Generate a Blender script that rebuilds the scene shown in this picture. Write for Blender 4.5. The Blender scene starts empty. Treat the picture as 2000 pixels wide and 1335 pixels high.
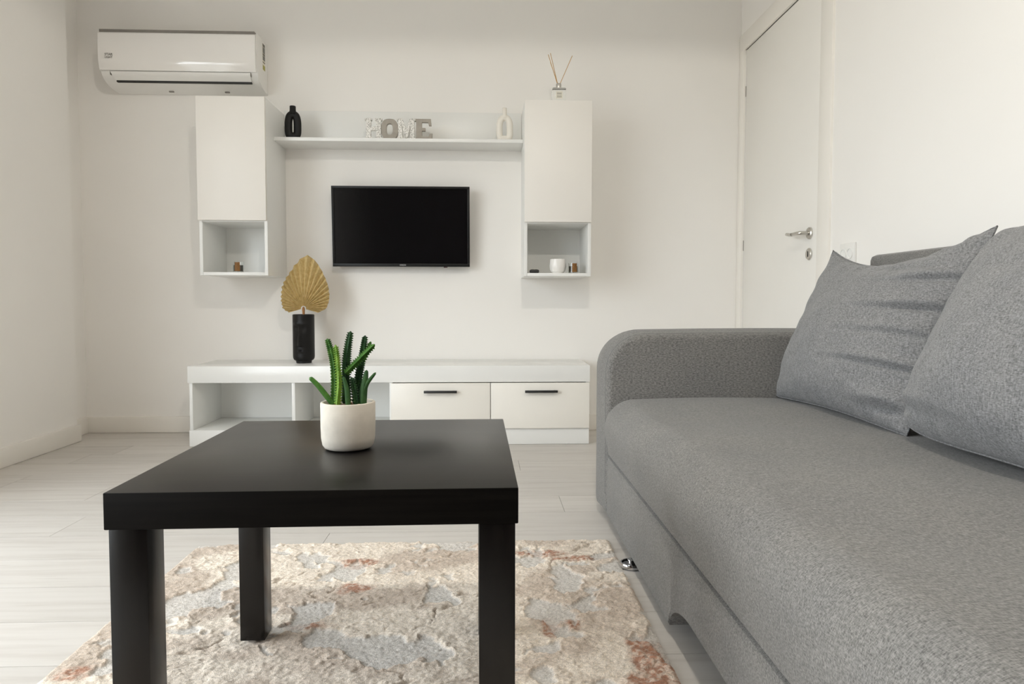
import bpy, bmesh, math, random
import numpy as np
from mathutils import Vector, Matrix

random.seed(7)
rng = np.random.default_rng(7)
scene = bpy.context.scene
COL = scene.collection
PI = math.pi

# ------------------------------------------------------------------ camera
CAM_H = 0.7156
pitch, yaw, roll = 0.0458, 0.0403, 0.0012
fwd = Vector((math.sin(yaw) * math.cos(pitch), math.cos(yaw) * math.cos(pitch), -math.sin(pitch)))
r0 = Vector((math.cos(yaw), -math.sin(yaw), 0))
u0 = r0.cross(fwd)
right = r0 * math.cos(roll) + u0 * math.sin(roll)
up = -r0 * math.sin(roll) + u0 * math.cos(roll)
camd = bpy.data.cameras.new('camera')
cam = bpy.data.objects.new('camera', camd)
COL.objects.link(cam)
m = Matrix.Identity(4)
for i in range(3):
    m[i][0], m[i][1], m[i][2] = right[i], up[i], -fwd[i]
m[2][3] = CAM_H
cam.matrix_world = m
camd.sensor_width = 36
camd.lens = 1344.9 / 2000 * 36
camd.shift_x = -5.04 / 2000
camd.shift_y = -17.9 / 2000
camd.clip_start = 0.02
scene.camera = cam

# ------------------------------------------------------------------ sky, exposure
world = bpy.data.worlds.new('overcast_sky')
scene.world = world
world.use_nodes = True
bg = world.node_tree.nodes['Background']
bg.inputs[0].default_value = (0.90, 0.96, 1.0, 1)
bg.inputs[1].default_value = 3.35
vs = scene.view_settings
vs.view_transform = 'Standard'
vs.look = 'None'
vs.exposure = 1.17
vs.gamma = 1.0
vs.use_curve_mapping = False
scene.cycles.max_bounces = 14
scene.cycles.diffuse_bounces = 9
scene.cycles.caustics_reflective = False
scene.cycles.caustics_refractive = False

# the room's windows (openings in the walls); portals only guide the sampling of the sky
WIN = dict(y0=-0.80, y1=2.12, z0=0.08, z1=2.17)


def portal(name, loc, rot, sx, sy):
    l = bpy.data.lights.new(name, 'AREA')
    l.shape = 'RECTANGLE'
    l.size, l.size_y = sx, sy
    l.cycles.is_portal = True
    o = bpy.data.objects.new(name, l)
    o.location, o.rotation_euler = loc, rot
    COL.objects.link(o)
    return o


portal('window_portal', (-2.30, (WIN['y0'] + WIN['y1']) / 2, (WIN['z0'] + WIN['z1']) / 2), (0, -PI / 2, 0),
       WIN['z1'] - WIN['z0'], WIN['y1'] - WIN['y0'])

# ------------------------------------------------------------------ helpers


def obj(name, me, mat=None, parent=None, loc=None, rot=None):
    o = bpy.data.objects.new(name, me)
    COL.objects.link(o)
    if mat is not None and me is not None:
        if isinstance(mat, (list, tuple)):
            for q in mat:
                me.materials.append(q)
        elif not me.materials:
            me.materials.append(mat)
    if parent is not None:
        o.parent = parent
    if loc is not None:
        o.location = loc
    if rot is not None:
        o.rotation_euler = rot
    return o


def tag(o, label=None, cat=None, group=None, kind=None):
    if label:
        o['label'] = label
    if cat:
        o['category'] = cat
    if group:
        o['group'] = group
    if kind:
        o['kind'] = kind
    return o


def empty(name, loc=(0, 0, 0), rotz=0.0):
    o = bpy.data.objects.new(name, None)
    COL.objects.link(o)
    o.location = loc
    o.rotation_euler = (0, 0, rotz)
    o.empty_display_size = 0.05
    return o


def fin(bm, name, smooth=None):
    bmesh.ops.recalc_face_normals(bm, faces=bm.faces)
    me = bpy.data.meshes.new(name)
    bm.to_mesh(me)
    bm.free()
    if smooth is not None:
        for p in me.polygons:
            p.use_smooth = True
        me.set_sharp_from_angle(angle=math.radians(smooth))
    return me


def box_into(bm, x0, x1, y0, y1, z0, z1, bev=0.0, seg=2):
    r = bmesh.ops.create_cube(bm, size=1.0)
    vsx = r['verts']
    for v in vsx:
        v.co = Vector((x0 + (v.co.x + .5) * (x1 - x0), y0 + (v.co.y + .5) * (y1 - y0), z0 + (v.co.z + .5) * (z1 - z0)))
    if bev > 0:
        es = list({e for v in vsx for e in v.link_edges})
        bmesh.ops.bevel(bm, geom=es, offset=bev, segments=seg, profile=0.5, affect='EDGES')


def box(name, x0, x1, y0, y1, z0, z1, mat, parent=None, bev=0.0, seg=2, loc=None, rot=None):
    bm = bmesh.new()
    box_into(bm, x0, x1, y0, y1, z0, z1, bev, seg)
    return obj(name, fin(bm, name, 40 if bev else None), mat, parent, loc, rot)


def boxes(name, lst, mat, parent=None, bev=0.0):
    bm = bmesh.new()
    for b in lst:
        box_into(bm, *b, bev)
    return obj(name, fin(bm, name, 40 if bev else None), mat, parent)


def lathe_mesh(name, prof, n=48, smooth=35, radial=None, cap=True):
    """prof: list of (r, z). radial(ang, z, r) -> r"""
    verts, faces = [], []
    for (r, z) in prof:
        for k in range(n):
            a = 2 * PI * k / n
            rr = radial(a, z, r) if radial else r
            verts.append((rr * math.cos(a), rr * math.sin(a), z))
    for i in range(len(prof) - 1):
        for k in range(n):
            k2 = (k + 1) % n
            faces.append((i * n + k, i * n + k2, (i + 1) * n + k2, (i + 1) * n + k))
    if cap and prof[0][0] > 1e-5:
        faces.append(tuple(reversed(range(n))))
    if cap and prof[-1][0] > 1e-5:
        faces.append(tuple(range((len(prof) - 1) * n, len(prof) * n)))
    me = bpy.data.meshes.new(name)
    me.from_pydata(verts, [], faces)
    bm = bmesh.new()
    bm.from_mesh(me)
    bmesh.ops.remove_doubles(bm, verts=bm.verts, dist=1e-6)
    bpy.data.meshes.remove(me)
    return fin(bm, name, smooth)


def catmull(pts, n):
    pts = [Vector(p) for p in pts]
    P = [pts[0] * 2 - pts[1]] + pts + [pts[-1] * 2 - pts[-2]]
    out = []
    L = len(pts) - 1
    for i in range(n + 1):
        t = i / n * L
        k = min(int(t), L - 1)
        u = t - k
        a, b, c, d = P[k], P[k + 1], P[k + 2], P[k + 3]
        out.append(0.5 * ((2 * b) + (c - a) * u + (2 * a - 5 * b + 4 * c - d) * u * u + (3 * b - a - 3 * c + d) * u ** 3))
    return out


def tube_mesh(name, pts, rad, n=12, closed=False, smooth=60):
    """rad: float or function(i, t, ang)->r"""
    pts = [Vector(p) for p in pts]
    N = len(pts)
    bm = bmesh.new()
    rings = []
    ref = Vector((0, 1, 0))
    for i, p in enumerate(pts):
        if closed:
            tg = pts[(i + 1) % N] - pts[i - 1]
        else:
            tg = pts[min(i + 1, N - 1)] - pts[max(i - 1, 0)]
        tg.normalize()
        a = ref - tg * ref.dot(tg)
        if a.length < 1e-4:
            a = Vector((1, 0, 0)) - tg * tg.x
        a.normalize()
        b = tg.cross(a)
        ring = []
        for k in range(n):
            an = 2 * PI * k / n
            r = rad(i, i / max(1, N - 1), an) if callable(rad) else rad
            ring.append(bm.verts.new(p + (a * math.cos(an) + b * math.sin(an)) * r))
        rings.append(ring)
    M = N if closed else N - 1
    for i in range(M):
        A, B = rings[i], rings[(i + 1) % N]
        for k in range(n):
            bm.faces.new((A[k], A[(k + 1) % n], B[(k + 1) % n], B[k]))
    if not closed:
        bm.faces.new(rings[0])
        bm.faces.new(rings[-1])
    return fin(bm, name, smooth)


def prism_mesh(name, outline, d, holes=(), bev=0.0):
    """outline: list of (x,z) polygon, thickness d along y (0..d). holes: polygons."""
    bm = bmesh.new()
    edges = []
    for poly in [outline] + list(holes):
        vs_ = [bm.verts.new((x, 0, z)) for x, z in poly]
        for i in range(len(vs_)):
            edges.append(bm.edges.new((vs_[i], vs_[(i + 1) % len(vs_)])))
    bmesh.ops.triangle_fill(bm, use_beauty=True, use_dissolve=False, edges=edges)
    fs = list(bm.faces)
    r = bmesh.ops.extrude_face_region(bm, geom=fs)
    for v in [g for g in r['geom'] if isinstance(g, bmesh.types.BMVert)]:
        v.co.y += d
    return fin(bm, name, 30)


def text_mesh(name, body, size, extrude, mat, parent, loc, rot, width=None):
    c = bpy.data.curves.new(name + '_curve', 'FONT')
    c.body = body
    c.size = size
    c.extrude = extrude
    c.align_x = 'CENTER'
    c.align_y = 'CENTER'
    c.resolution_u = 2
    t = bpy.data.objects.new(name + '_tmp', c)
    COL.objects.link(t)
    bpy.context.view_layer.update()
    dg = bpy.context.evaluated_depsgraph_get()
    me = bpy.data.meshes.new_from_object(t.evaluated_get(dg))
    bpy.data.objects.remove(t)
    bpy.data.curves.remove(c)
    me.name = name
    me.materials.clear()
    if width:
        xs = [v.co.x for v in me.vertices]
        s = width / (max(xs) - min(xs))
        for v in me.vertices:
            v.co.x *= s
    return obj(name, me, mat, parent, loc, rot)


# ------------------------------------------------------------------ materials
class NT:
    def __init__(self, name):
        self.m = bpy.data.materials.new(name)
        self.m.use_nodes = True
        self.t = self.m.node_tree
        self.b = self.t.nodes['Principled BSDF']
        self.out = self.t.nodes['Material Output']

    def n(self, typ, **kw):
        nd = self.t.nodes.new(typ)
        for k, v in kw.items():
            if k in nd.inputs:
                nd.inputs[k].default_value = v
            else:
                setattr(nd, k, v)
        return nd

    def l(self, a, b):
        self.t.links.new(a, b)

    def coords(self, scale=(1, 1, 1), kind='Object'):
        tc = self.n('ShaderNodeTexCoord')
        mp = self.n('ShaderNodeMapping')
        mp.inputs['Scale'].default_value = scale
        self.l(tc.outputs[kind], mp.inputs[0])
        return mp.outputs[0]

    def noise(self, vec, scale, detail=3, rough=.55):
        nd = self.n('ShaderNodeTexNoise')
        nd.inputs['Scale'].default_value = scale
        nd.inputs['Detail'].default_value = detail
        nd.inputs['Roughness'].default_value = rough
        self.l(vec, nd.inputs['Vector'])
        return nd.outputs[0]

    def ramp(self, fac, stops):
        nd = self.n('ShaderNodeValToRGB')
        cr = nd.color_ramp
        while len(cr.elements) < len(stops):
            cr.elements.new(0.5)
        for e, (p, c) in zip(cr.elements, stops):
            e.position = p
            e.color = (*c, 1) if len(c) == 3 else c
        self.l(fac, nd.inputs[0])
        return nd.outputs[0]

    def mix(self, fac, a, b, mode='MIX'):
        nd = self.n('ShaderNodeMix', data_type='RGBA', blend_type=mode)
        for sock, val in ((nd.inputs[0], fac), (nd.inputs[6], a), (nd.inputs[7], b)):
            if isinstance(val, bpy.types.NodeSocket):
                self.l(val, sock)
            elif isinstance(val, (int, float)):
                sock.default_value = val
            else:
                sock.default_value = (*val, 1)
        return nd.outputs[2]

    def bump(self, h, strength, dist=0.002):
        nd = self.n('ShaderNodeBump')
        nd.inputs['Strength'].default_value = strength
        nd.inputs['Distance'].default_value = dist
        self.l(h, nd.inputs['Height'])
        self.l(nd.outputs[0], self.b.inputs['Normal'])

    def color(self, c):
        if isinstance(c, bpy.types.NodeSocket):
            self.l(c, self.b.inputs['Base Color'])
        else:
            self.b.inputs['Base Color'].default_value = (*c, 1)


def simple(name, c, rough=.5, var=.03, scale=8, metal=0.0, bump=0.0, bscale=200, spec=.5, coat=0.0):
    M = NT(name)
    v = M.coords()
    nz = M.noise(v, scale, 3)
    lo = tuple(max(0, x * (1 - var)) for x in c)
    hi = tuple(min(1, x * (1 + var)) for x in c)
    M.color(M.ramp(nz, [(.3, lo), (.7, hi)]))
    M.b.inputs['Roughness'].default_value = rough
    M.b.inputs['Metallic'].default_value = metal
    M.b.inputs['Specular IOR Level'].default_value = spec
    if coat:
        M.b.inputs['Coat Weight'].default_value = coat
        M.b.inputs['Coat Roughness'].default_value = .06
    if bump:
        M.bump(M.noise(v, bscale, 3), bump, .001)
    return M.m


WALL = simple('wall_paint', (.865, .845, .815), .75, .012, 1.5, bump=.12, bscale=160, spec=.25)
CEIL = simple('ceiling_paint', (.87, .86, .84), .85, .01, 1.5, spec=.2)
TRIM = simple('trim_paint', (.85, .82, .77), .42, .012, 4)
DOORM = simple('door_lacquer', (.84, .82, .78), .38, .01, 3)
CARC = simple('white_melamine', (.82, .82, .80), .35, .01, 5)
CARCG = simple('white_satin_top', (.82, .82, .80), .2, .01, 5)
GLOSSD = simple('ivory_gloss_front', (.83, .80, .755), .42, .01, 3, spec=.35)
DRAWM = simple('ivory_drawer_front', (.83, .80, .74), .3, .01, 3)
PLAST = simple('white_plastic', (.80, .79, .765), .3, .01, 5)
PLASTG = simple('white_gloss_plastic', (.82, .80, .775), .1, .01, 5, coat=.5)
DARK = simple('dark_gap', (.015, .014, .013), .6, .1, 20)
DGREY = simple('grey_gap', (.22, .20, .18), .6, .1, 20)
BLACKM = simple('matt_black_metal', (.012, .012, .012), .45, .1, 30)
BLKCER = simple('matt_black_ceramic', (.007, .0065, .006), .45, .15, 20, bump=.08, bscale=300, spec=.25)
WHTCER = simple('white_ceramic', (.80, .76, .69), .5, .02, 20, bump=.08, bscale=250)
TVB = simple('tv_bezel', (.008, .008, .008), .4, .1, 20, spec=.25)
TVS = simple('tv_screen', (.004, .004, .0045), .12, .05, 3)
STEEL = simple('satin_nickel', (.62, .60, .56), .3, .05, 60, metal=1)
CHROME = simple('chrome', (.75, .75, .76), .08, .02, 30, metal=1)
LOGO = simple('grey_print', (.10, .09, .075), .5, .05, 30)
LOGOW = simple('silver_print', (.6, .6, .6), .35, .05, 30)
POTM = simple('concrete_pot', (.64, .59, .51), .85, .045, 60, bump=.15, bscale=220)
SOIL = simple('pebble_soil', (.16, .085, .045), .95, .5, 260, bump=1, bscale=300)
REED = simple('rattan_reed', (.52, .32, .13), .7, .15, 200)
GOLD = simple('amber_label', (.40, .19, .055), .5, .35, 260)
WAX = simple('candle_wax', (.62, .50, .30), .5, .05, 50)
LABW = simple('paper_label', (.78, .74, .64), .6, .03, 60)
STICKG = simple('sticker_green_yellow', (.36, .33, .06), .5, .2, 90)
STICKD = simple('sticker_grey', (.16, .16, .145), .5, .35, 120)
STEMW = simple('dry_stem', (.36, .17, .06), .7, .2, 90)
BLKP = simple('black_plastic', (.02, .019, .018), .4, .1, 60)


def glass_mat():
    M = NT('clear_glass')
    M.color((.96, .97, .96))
    M.b.inputs['Transmission Weight'].default_value = 1
    M.b.inputs['Roughness'].default_value = .02
    M.b.inputs['IOR'].default_value = 1.45
    return M.m


GLASS = glass_mat()


def floor_mat():
    M = NT('pale_oak_laminate')
    oi = M.n('ShaderNodeObjectInfo')
    tc = M.n('ShaderNodeTexCoord')
    off = M.n('ShaderNodeVectorMath', operation='SCALE')
    off.inputs[0].default_value = (37.0, 11.0, 5.0)
    M.l(oi.outputs['Random'], off.inputs['Scale'])
    add = M.n('ShaderNodeVectorMath', operation='ADD')
    M.l(tc.outputs['Object'], add.inputs[0])
    M.l(off.outputs[0], add.inputs[1])
    mp = M.n('ShaderNodeMapping')
    mp.inputs['Scale'].default_value = (1.6, 26, 26)
    M.l(add.outputs[0], mp.inputs[0])
    g = M.noise(mp.outputs[0], 1.6, 5, .6)
    c = M.ramp(g, [(.25, (.49, .455, .42)), (.5, (.565, .535, .50)), (.75, (.60, .572, .537))])
    mp2 = M.n('ShaderNodeMapping')
    mp2.inputs['Scale'].default_value = (5, 60, 60)
    M.l(add.outputs[0], mp2.inputs[0])
    st = M.noise(mp2.outputs[0], 1.0, 2, .5)
    streak = M.ramp(st, [(.66, (1, 1, 1)), (.78, (.87, .855, .84))])
    c = M.mix(1.0, c, streak, 'MULTIPLY')
    v = M.n('ShaderNodeMapRange')
    v.inputs[3].default_value = .94
    v.inputs[4].default_value = 1.04
    M.l(oi.outputs['Random'], v.inputs[0])
    hs = M.n('ShaderNodeHueSaturation')
    M.l(v.outputs[0], hs.inputs['Value'])
    M.l(c, hs.inputs['Color'])
    M.color(hs.outputs[0])
    M.b.inputs['Roughness'].default_value = .42
    M.b.inputs['Specular IOR Level'].default_value = .4
    M.bump(g, .06, .001)
    return M.m


FLOORM = floor_mat()


def table_mat(name='black_brown_wood'):
    M = NT(name)
    v = M.coords((3, 90, 90))
    g = M.noise(v, 1.5, 4)
    M.color(M.ramp(g, [(.3, (.0025, .002, .0018)), (.7, (.006, .005, .0042))]))
    M.b.inputs['Roughness'].default_value = .30
    M.b.inputs['Specular IOR Level'].default_value = .2
    M.bump(g, .10, .0005)
    return M.m


def table_leg_mat():
    M = NT('black_brown_leg')
    v = M.coords((90, 90, 3))
    g = M.noise(v, 1.5, 4)
    M.color(M.ramp(g, [(.3, (.0025, .002, .0018)), (.7, (.006, .005, .0042))]))
    M.b.inputs['Roughness'].default_value = .26
    M.b.inputs['Specular IOR Level'].default_value = .35
    M.bump(g, .12, .0006)
    return M.m


TABLEM, LEGM = table_mat(), table_leg_mat()
EDGEM = table_mat('black_brown_edge_foil')  # same foil as the top, gloss cut to build shade into the sides
_b = EDGEM.node_tree.nodes['Principled BSDF']
_b.inputs['Roughness'].default_value = .55
_b.inputs['Specular IOR Level'].default_value = .06
TABLEM.node_tree.nodes['Principled BSDF'].inputs['Specular IOR Level'].default_value = .4


def fabric_mat(name, base, sA, sB, contrast=.5, bump=.5, fine=1.0):
    """heathered woven cloth: two crossed streak noises"""
    M = NT(name)
    tcv = M.coords((1, 1, 1))
    a = M.n('ShaderNodeMapping')
    a.inputs['Scale'].default_value = sA
    M.l(tcv, a.inputs[0])
    b = M.n('ShaderNodeMapping')
    b.inputs['Scale'].default_value = sB
    M.l(tcv, b.inputs[0])
    n1 = M.noise(a.outputs[0], fine, 3, .6)
    n2 = M.noise(b.outputs[0], fine, 3, .6)
    mx = M.n('ShaderNodeMath', operation='MULTIPLY')
    M.l(n1, mx.inputs[0])
    mx.inputs[1].default_value = .42
    hf = M.n('ShaderNodeMath', operation='MULTIPLY_ADD')
    M.l(n2, hf.inputs[0])
    hf.inputs[1].default_value = .58
    M.l(mx.outputs[0], hf.inputs[2])
    lo = tuple(x * (1 - contrast) for x in base)
    hi = tuple(x * (1 + contrast) for x in base)
    big = M.noise(tcv, 7, 2)
    c = M.ramp(hf.outputs[0], [(.36, lo), (.5, base), (.64, hi)])
    c = M.mix(1, c, M.ramp(big, [(.3, (.95, .95, .96)), (.7, (1.04, 1.03, 1.02))]), 'MULTIPLY')
    M.color(c)
    M.b.inputs['Roughness'].default_value = .95
    M.b.inputs['Specular IOR Level'].default_value = .15
    M.b.inputs['Sheen Weight'].default_value = .15
    M.b.inputs['Sheen Roughness'].default_value = .6
    M.bump(hf.outputs[0], bump, .002)
    return M.m


SOFAM = fabric_mat('grey_sofa_weave', (.168, .163, .154), (520, 170, 620), (130, 600, 270), .55, .4)
PILM = fabric_mat('grey_cushion_weave', (.186, .186, .187), (330, 330, 90), (120, 160, 520), .5, .55)

# ------------------------------------------------------------------ room shell
XL, XN, XR, YB, YF, ZC = -2.08, -2.166, 1.40, 3.80, -4.4, 2.56
YN = 3.56   # where the left wall steps back
T = 0.24

w = WIN
tag(boxes('wall_left', [
    (XL - T, XL, YF, w['y0'], 0, ZC), (XL - T, XL, w['y1'], YN, 0, ZC),
    (XL - T, XL, w['y0'], w['y1'], 0, w['z0']), (XL - T, XL, w['y0'], w['y1'], w['z1'], ZC),
    (XL - T, XN, YN, YB, 0, ZC)], WALL), 'white painted wall with a small setback by the corner', kind='structure')
tag(box('wall_back', XL - T, XR + T, YB, YB + T, 0, ZC, WALL), 'white painted wall behind the television', kind='structure')
DY0, DY1, DZ = 2.868, 3.730, 2.072    # door opening
tag(boxes('wall_right', [(XR, XR + T, YF, DY0, 0, ZC), (XR, XR + T, DY0, DY1, DZ, ZC), (XR, XR + T, DY1, YB, 0, ZC)], WALL),
    'white painted wall behind the sofa', kind='structure')
tag(box('wall_front', XL - T, XR + T, YF - T, YF, 0, ZC, simple('burgundy_wall_paint', (.075, .030, .026), .6, .05, 2)), 'dark burgundy wall at the far end of the room', kind='structure')
tag(box('ceiling', XL - T, XR + T, YF - T, YB + T, ZC, ZC + .1, CEIL), kind='structure')

# floor: slab with separate laminate planks
floor = tag(box('floor', XL - T, XR + T, YF - T, YB + T, -.06, -.008, DGREY), 'pale grey oak laminate floor', kind='structure')
PW, PL = .1905, 1.380
JOINT = {2: -1.345, 3: -.485, 4: -1.33, 7: -1.866, 9: -1.84, 10: -1.745}
plank_cache = {}


def plank_mesh(L, Wd):
    key = (round(L, 4), round(Wd, 4))
    if key not in plank_cache:
        bm = bmesh.new()
        g = .0007
        box_into(bm, g, L - g, g, Wd - g, -.008, 0)
        plank_cache[key] = fin(bm, 'plank')
        plank_cache[key].materials.append(FLOORM)
    return plank_cache[key]


for k in range(-31, 13):
    ya = 1.355 + k * PW
    yb = min(ya + PW, YB)
    ya = max(ya, YF)
    if yb - ya < .01:
        continue
    j = JOINT.get(k, random.uniform(-2, -.7))
    xa_lim = XN if ya > 3.4 else XL
    x = j - PL * math.ceil((j - xa_lim) / PL)
    while x < XR:
        a, b = max(x, xa_lim), min(x + PL, XR)
        if b - a > .01:
            obj('plank', plank_mesh(b - a, yb - ya), None, floor, (a, ya, 0))
        x += PL

BH, BT = .088, .014


def baseboard(name, x0, x1, y0, y1, label):
    o = box(name, x0, x1, y0, y1, 0.0005, BH, TRIM, None, .003, 2)
    tag(o, label, kind='structure')
    return o


bl = tag(boxes('baseboard_left', [(XL, XL + BT, w['y1'] + .02, YN + BT, .0005, BH), (XN, XN + BT, YN + .001, YB - BT, .0005, BH)], TRIM, None, .003),
         'cream baseboard along the left wall', kind='structure')
baseboard('baseboard_back', XN, XR - .02, YB - BT, YB, 'cream baseboard behind the low cabinet')
baseboard('baseboard_right', XR - BT, XR, YF, DY0 - .105, 'cream baseboard behind the sofa')

# balcony window in the left wall (out of frame, the source of the daylight)
win = tag(empty('window_1', (XL - .12, (w['y0'] + w['y1']) / 2, w['z0'])), 'white framed balcony window in the left wall', kind='structure')
hy, hz = (w['y1'] - w['y0']) / 2, w['z1'] - w['z0']
for (a, b, c, d) in ((-hy, -hy + .06, 0, hz), (hy - .06, hy, 0, hz), (-hy + .06, hy - .06, 0, .06), (-hy + .06, hy - .06, hz - .06, hz), (-.04, .04, .06, hz - .06)):
    box('window_frame', -.035, .035, a, b, c, d, PLAST, win, .004)

# drum ceiling lamp above the viewer: its rim cuts the warm light off near the top of the walls
LX, LY, LZ = .14, .50, 2.385
cl = tag(empty('ceiling_lamp', (LX, LY, LZ)), 'grey drum ceiling lamp above the viewer', 'lamp')
SHADE = simple('grey_lamp_shade', (.30, .29, .28), .6, .01, 6)
obj('lamp_shade', lathe_mesh('lamp_shade', [(.285, -.020), (.285, .085), (.03, .088), (.03, .086), (.281, .083), (.281, -.020), (.285, -.020)], 64, 35, None, False), SHADE, cl)
obj('canopy', lathe_mesh('canopy', [(.02, .088), (.02, .12), (.06, .125), (.06, ZC - LZ - .001), (0, ZC - LZ - .001)], 32, 35), STEEL, cl)
obj('lamp_holder', lathe_mesh('lamp_holder', [(0, .03), (.014, .03), (.016, .05), (.016, .087), (0, .087)], 24, 35), PLAST, cl)
ld = bpy.data.lights.new('bulb', 'POINT')
ld.energy = 23
ld.color = (1.0, .945, .84)
ld.shadow_soft_size = .007
lo = bpy.data.objects.new('bulb', ld)
lo.parent = cl
lo.location = (0, 0, .005)
COL.objects.link(lo)

# ground far below the flat
tag(box('ground', -600, XL - 1.2, -500, 500, -9.3, -9.2, simple('pavement', (.30, .29, .265), .9, .1, .5)), 'grey paved yard outside', kind='structure')

# ------------------------------------------------------------------ door
door = tag(empty('door_1', (XR, DY0, 0)), 'cream white flush interior door with nickel handle', kind='structure')
DW = DY1 - DY0
slab = box('door_slab', .002, .052, .022, DW - .004, .008, DZ - .0025, DOORM, door, .001)
box('rebate_strip', .006, .05, .006, .0215, .0, DZ - .003, TRIM, door, .001)
box('door_seal', .010, .05, -.001, .0055, 0, DZ - .003, DGREY, door)  # grey strip that paints the shadow line between door and casing
box('casing', -.012, .03, -.102, -.002, 0, DZ + .09, TRIM, door, .004)
box('casing', -.012, .03, DW + .002, DW + .068, 0, DZ + .09, TRIM, door, .004)
box('casing', -.0125, .03, -.102, DW + .068, DZ, DZ + .0905, TRIM, door, .004)
box('frame_backing', .053, .2, 0, DW, 0, DZ, DOORM, door)
# lever handle
hnd = obj('handle', lathe_mesh('handle_rose', [(0, 0), (.026, 0), (.026, .006), (.022, .010), (0.0, .010)], 32), STEEL, slab,
          (.002, .083, 1.012), (0, -PI / 2, 0))
hp = catmull([(0, 0, .008), (0, 0, .035), (0, .006, .046), (0, .03, .05), (0, .08, .05), (.006, .125, .048)], 24)
obj('lever', tube_mesh('lever', hp, lambda i, t, a: .0095 - .002 * t, 14), STEEL, hnd)
key = obj('keyhole_plate', lathe_mesh('keyhole_plate', [(0, 0), (.026, 0), (.026, .005), (.022, .008), (0, .008)], 32), STEEL, slab,
          (.002, .085, .922), (0, -PI / 2, 0))
box('keyhole', -.012, .012, -.0035, .0035, .0075, .0095, DARK, key, .001)
for z in (1.02, 1.85):
    box('hinge', -.0005, .011, DW - .0045, DW - .001, z - .028, z + .028, DGREY, door, .0005)
# wall socket
sock = tag(empty('wall_socket', (XR, 2.62, .90)), 'white wall socket on the wall above the sofa armrest', 'socket')
box('socket_plate', -.009, 0, -.055, .055, -.042, .042, PLAST, sock, .003)
for dy in (-.024, .024):
    obj('socket_insert', lathe_mesh('socket_insert', [(.0205, 0), (.0205, .0125), (.018, .0125), (.0175, .010), (0, .010)], 28), CARC, sock, (0, dy, 0), (0, -PI / 2, 0))

# burgundy units added unseen behind the viewer to cut bounce on armrest and table
BURG = simple('burgundy_laminate', (.085, .022, .020), .35, .05, 3)
for k in range(4):
    y0 = YF + .02 + .82 * k
    ku = tag(empty('kitchen_unit', (1.10, y0 + .4, 0)), ['tall burgundy kitchen unit in the rear corner behind the viewer', 'tall burgundy kitchen unit, second from the rear corner', 'tall burgundy kitchen unit, third from the rear corner', 'tall burgundy kitchen unit nearest the sofa, behind the viewer'][k], 'cabinet', 'tall kitchen units behind the viewer')
    box('unit_body', -.27, .28, -.40, .40, .001, 2.16, BURG, ku, .002)
    for z0, z1 in ((.10, .86), (.865, 2.14)):
        d = box('unit_door', -.29, -.2705, -.397, .397, z0, z1, BURG, ku, .002)
        box('handle', -.31, -.29, .33, .345, (z0 + z1) / 2 - .1, (z0 + z1) / 2 + .1, STEEL, d, .002)

# ------------------------------------------------------------------ low media cabinet
SY0, SY1 = 3.414, 3.786
SX0, SX1 = -1.459, .512
st = tag(empty('media_cabinet', ((SX0 + SX1) / 2, 3.6, 0)), 'low white media cabinet with two open bays and two drawers', 'cabinet')
st_off = Vector(st.location)


def rel(parent_loc, x0, x1, y0, y1, z0, z1):
    p = parent_loc
    return (x0 - p[0], x1 - p[0], y0 - p[1], y1 - p[1], z0 - p[2], z1 - p[2])


def rbox(name, parent, x0, x1, y0, y1, z0, z1, mat, bev=.0012):
    p = parent
    loc = Vector((0, 0, 0))
    while p is not None:
        loc += Vector(p.location)
        p = p.parent
    return box(name, *rel(loc, x0, x1, y0, y1, z0, z1), mat, parent, bev)


rbox('top_board', st, SX0 - .003, SX1 + .003, SY0 - .003, SY1, .314, .396, CARCG, .0015)
rbox('plinth', st, SX0, SX1, SY0, SY1, 0.001, .0805, CARC)
for x0, x1 in ((SX0 + .002, SX0 + .018), (-.961, -.945), (-.482, -.466), (SX1 - .018, SX1 - .002)):
    rbox('upright_panel', st, x0, x1, SY0 + .004, SY1, .081, .3135, CARC)
rbox('back_panel', st, SX0 + .018, SX1 - .018, SY1 - .006, SY1 - .001, .081, .3135, CARC, 0)
for x0, x1, hx in ((-.473, .0165, -.2285), (.0195, SX1 - .001, .2695)):
    d = rbox('drawer', st, x0, x1, SY0 - .014, SY0 + .003, .0835, .3105, DRAWM, .001)
    rbox('handle', d, hx - .081, hx + .081, SY0 - .040, SY0 - .028, .264, .2755, BLACKM, .001)
    for sx in (-.066, .066):
        rbox('handle_post', d, hx + sx - .004, hx + sx + .004, SY0 - .029, SY0 - .0135, .2655, .274, BLACKM, .0005)

# ------------------------------------------------------------------ wall cabinets
CY = 3.478
CZ0, CZ1 = .842, 1.712


def wall_cabinet(x0, x1, label):
    c = tag(empty('wall_cabinet', ((x0 + x1) / 2, 3.64, CZ0)), label, 'cabinet', 'wall cabinets beside the shelf')
    t = .016
    rbox('side_panel', c, x0, x0 + t, CY, YB - .001, CZ0, CZ1, CARC)
    rbox('side_panel', c, x1 - t, x1, CY, YB - .001, CZ0, CZ1, CARC)
    rbox('bottom_board', c, x0 + t, x1 - t, CY, YB - .001, CZ0, CZ0 + t, CARC)
    rbox('top_board', c, x0 + t, x1 - t, CY, YB - .001, CZ1 - t, CZ1, CARC)
    rbox('middle_board', c, x0 + t, x1 - t, CY + .001, YB - .001, 1.106, 1.122, CARC)
    rbox('back_panel', c, x0 + t, x1 - t, YB - .012, YB - .006, CZ0 + t, CZ1 - t, CARC, 0)
    rbox('cabinet_door', c, x0 + .001, x1 - .001, CY - .019, CY - .0015, 1.112, CZ1 + .001, GLOSSD, .0012)
    return c


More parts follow.
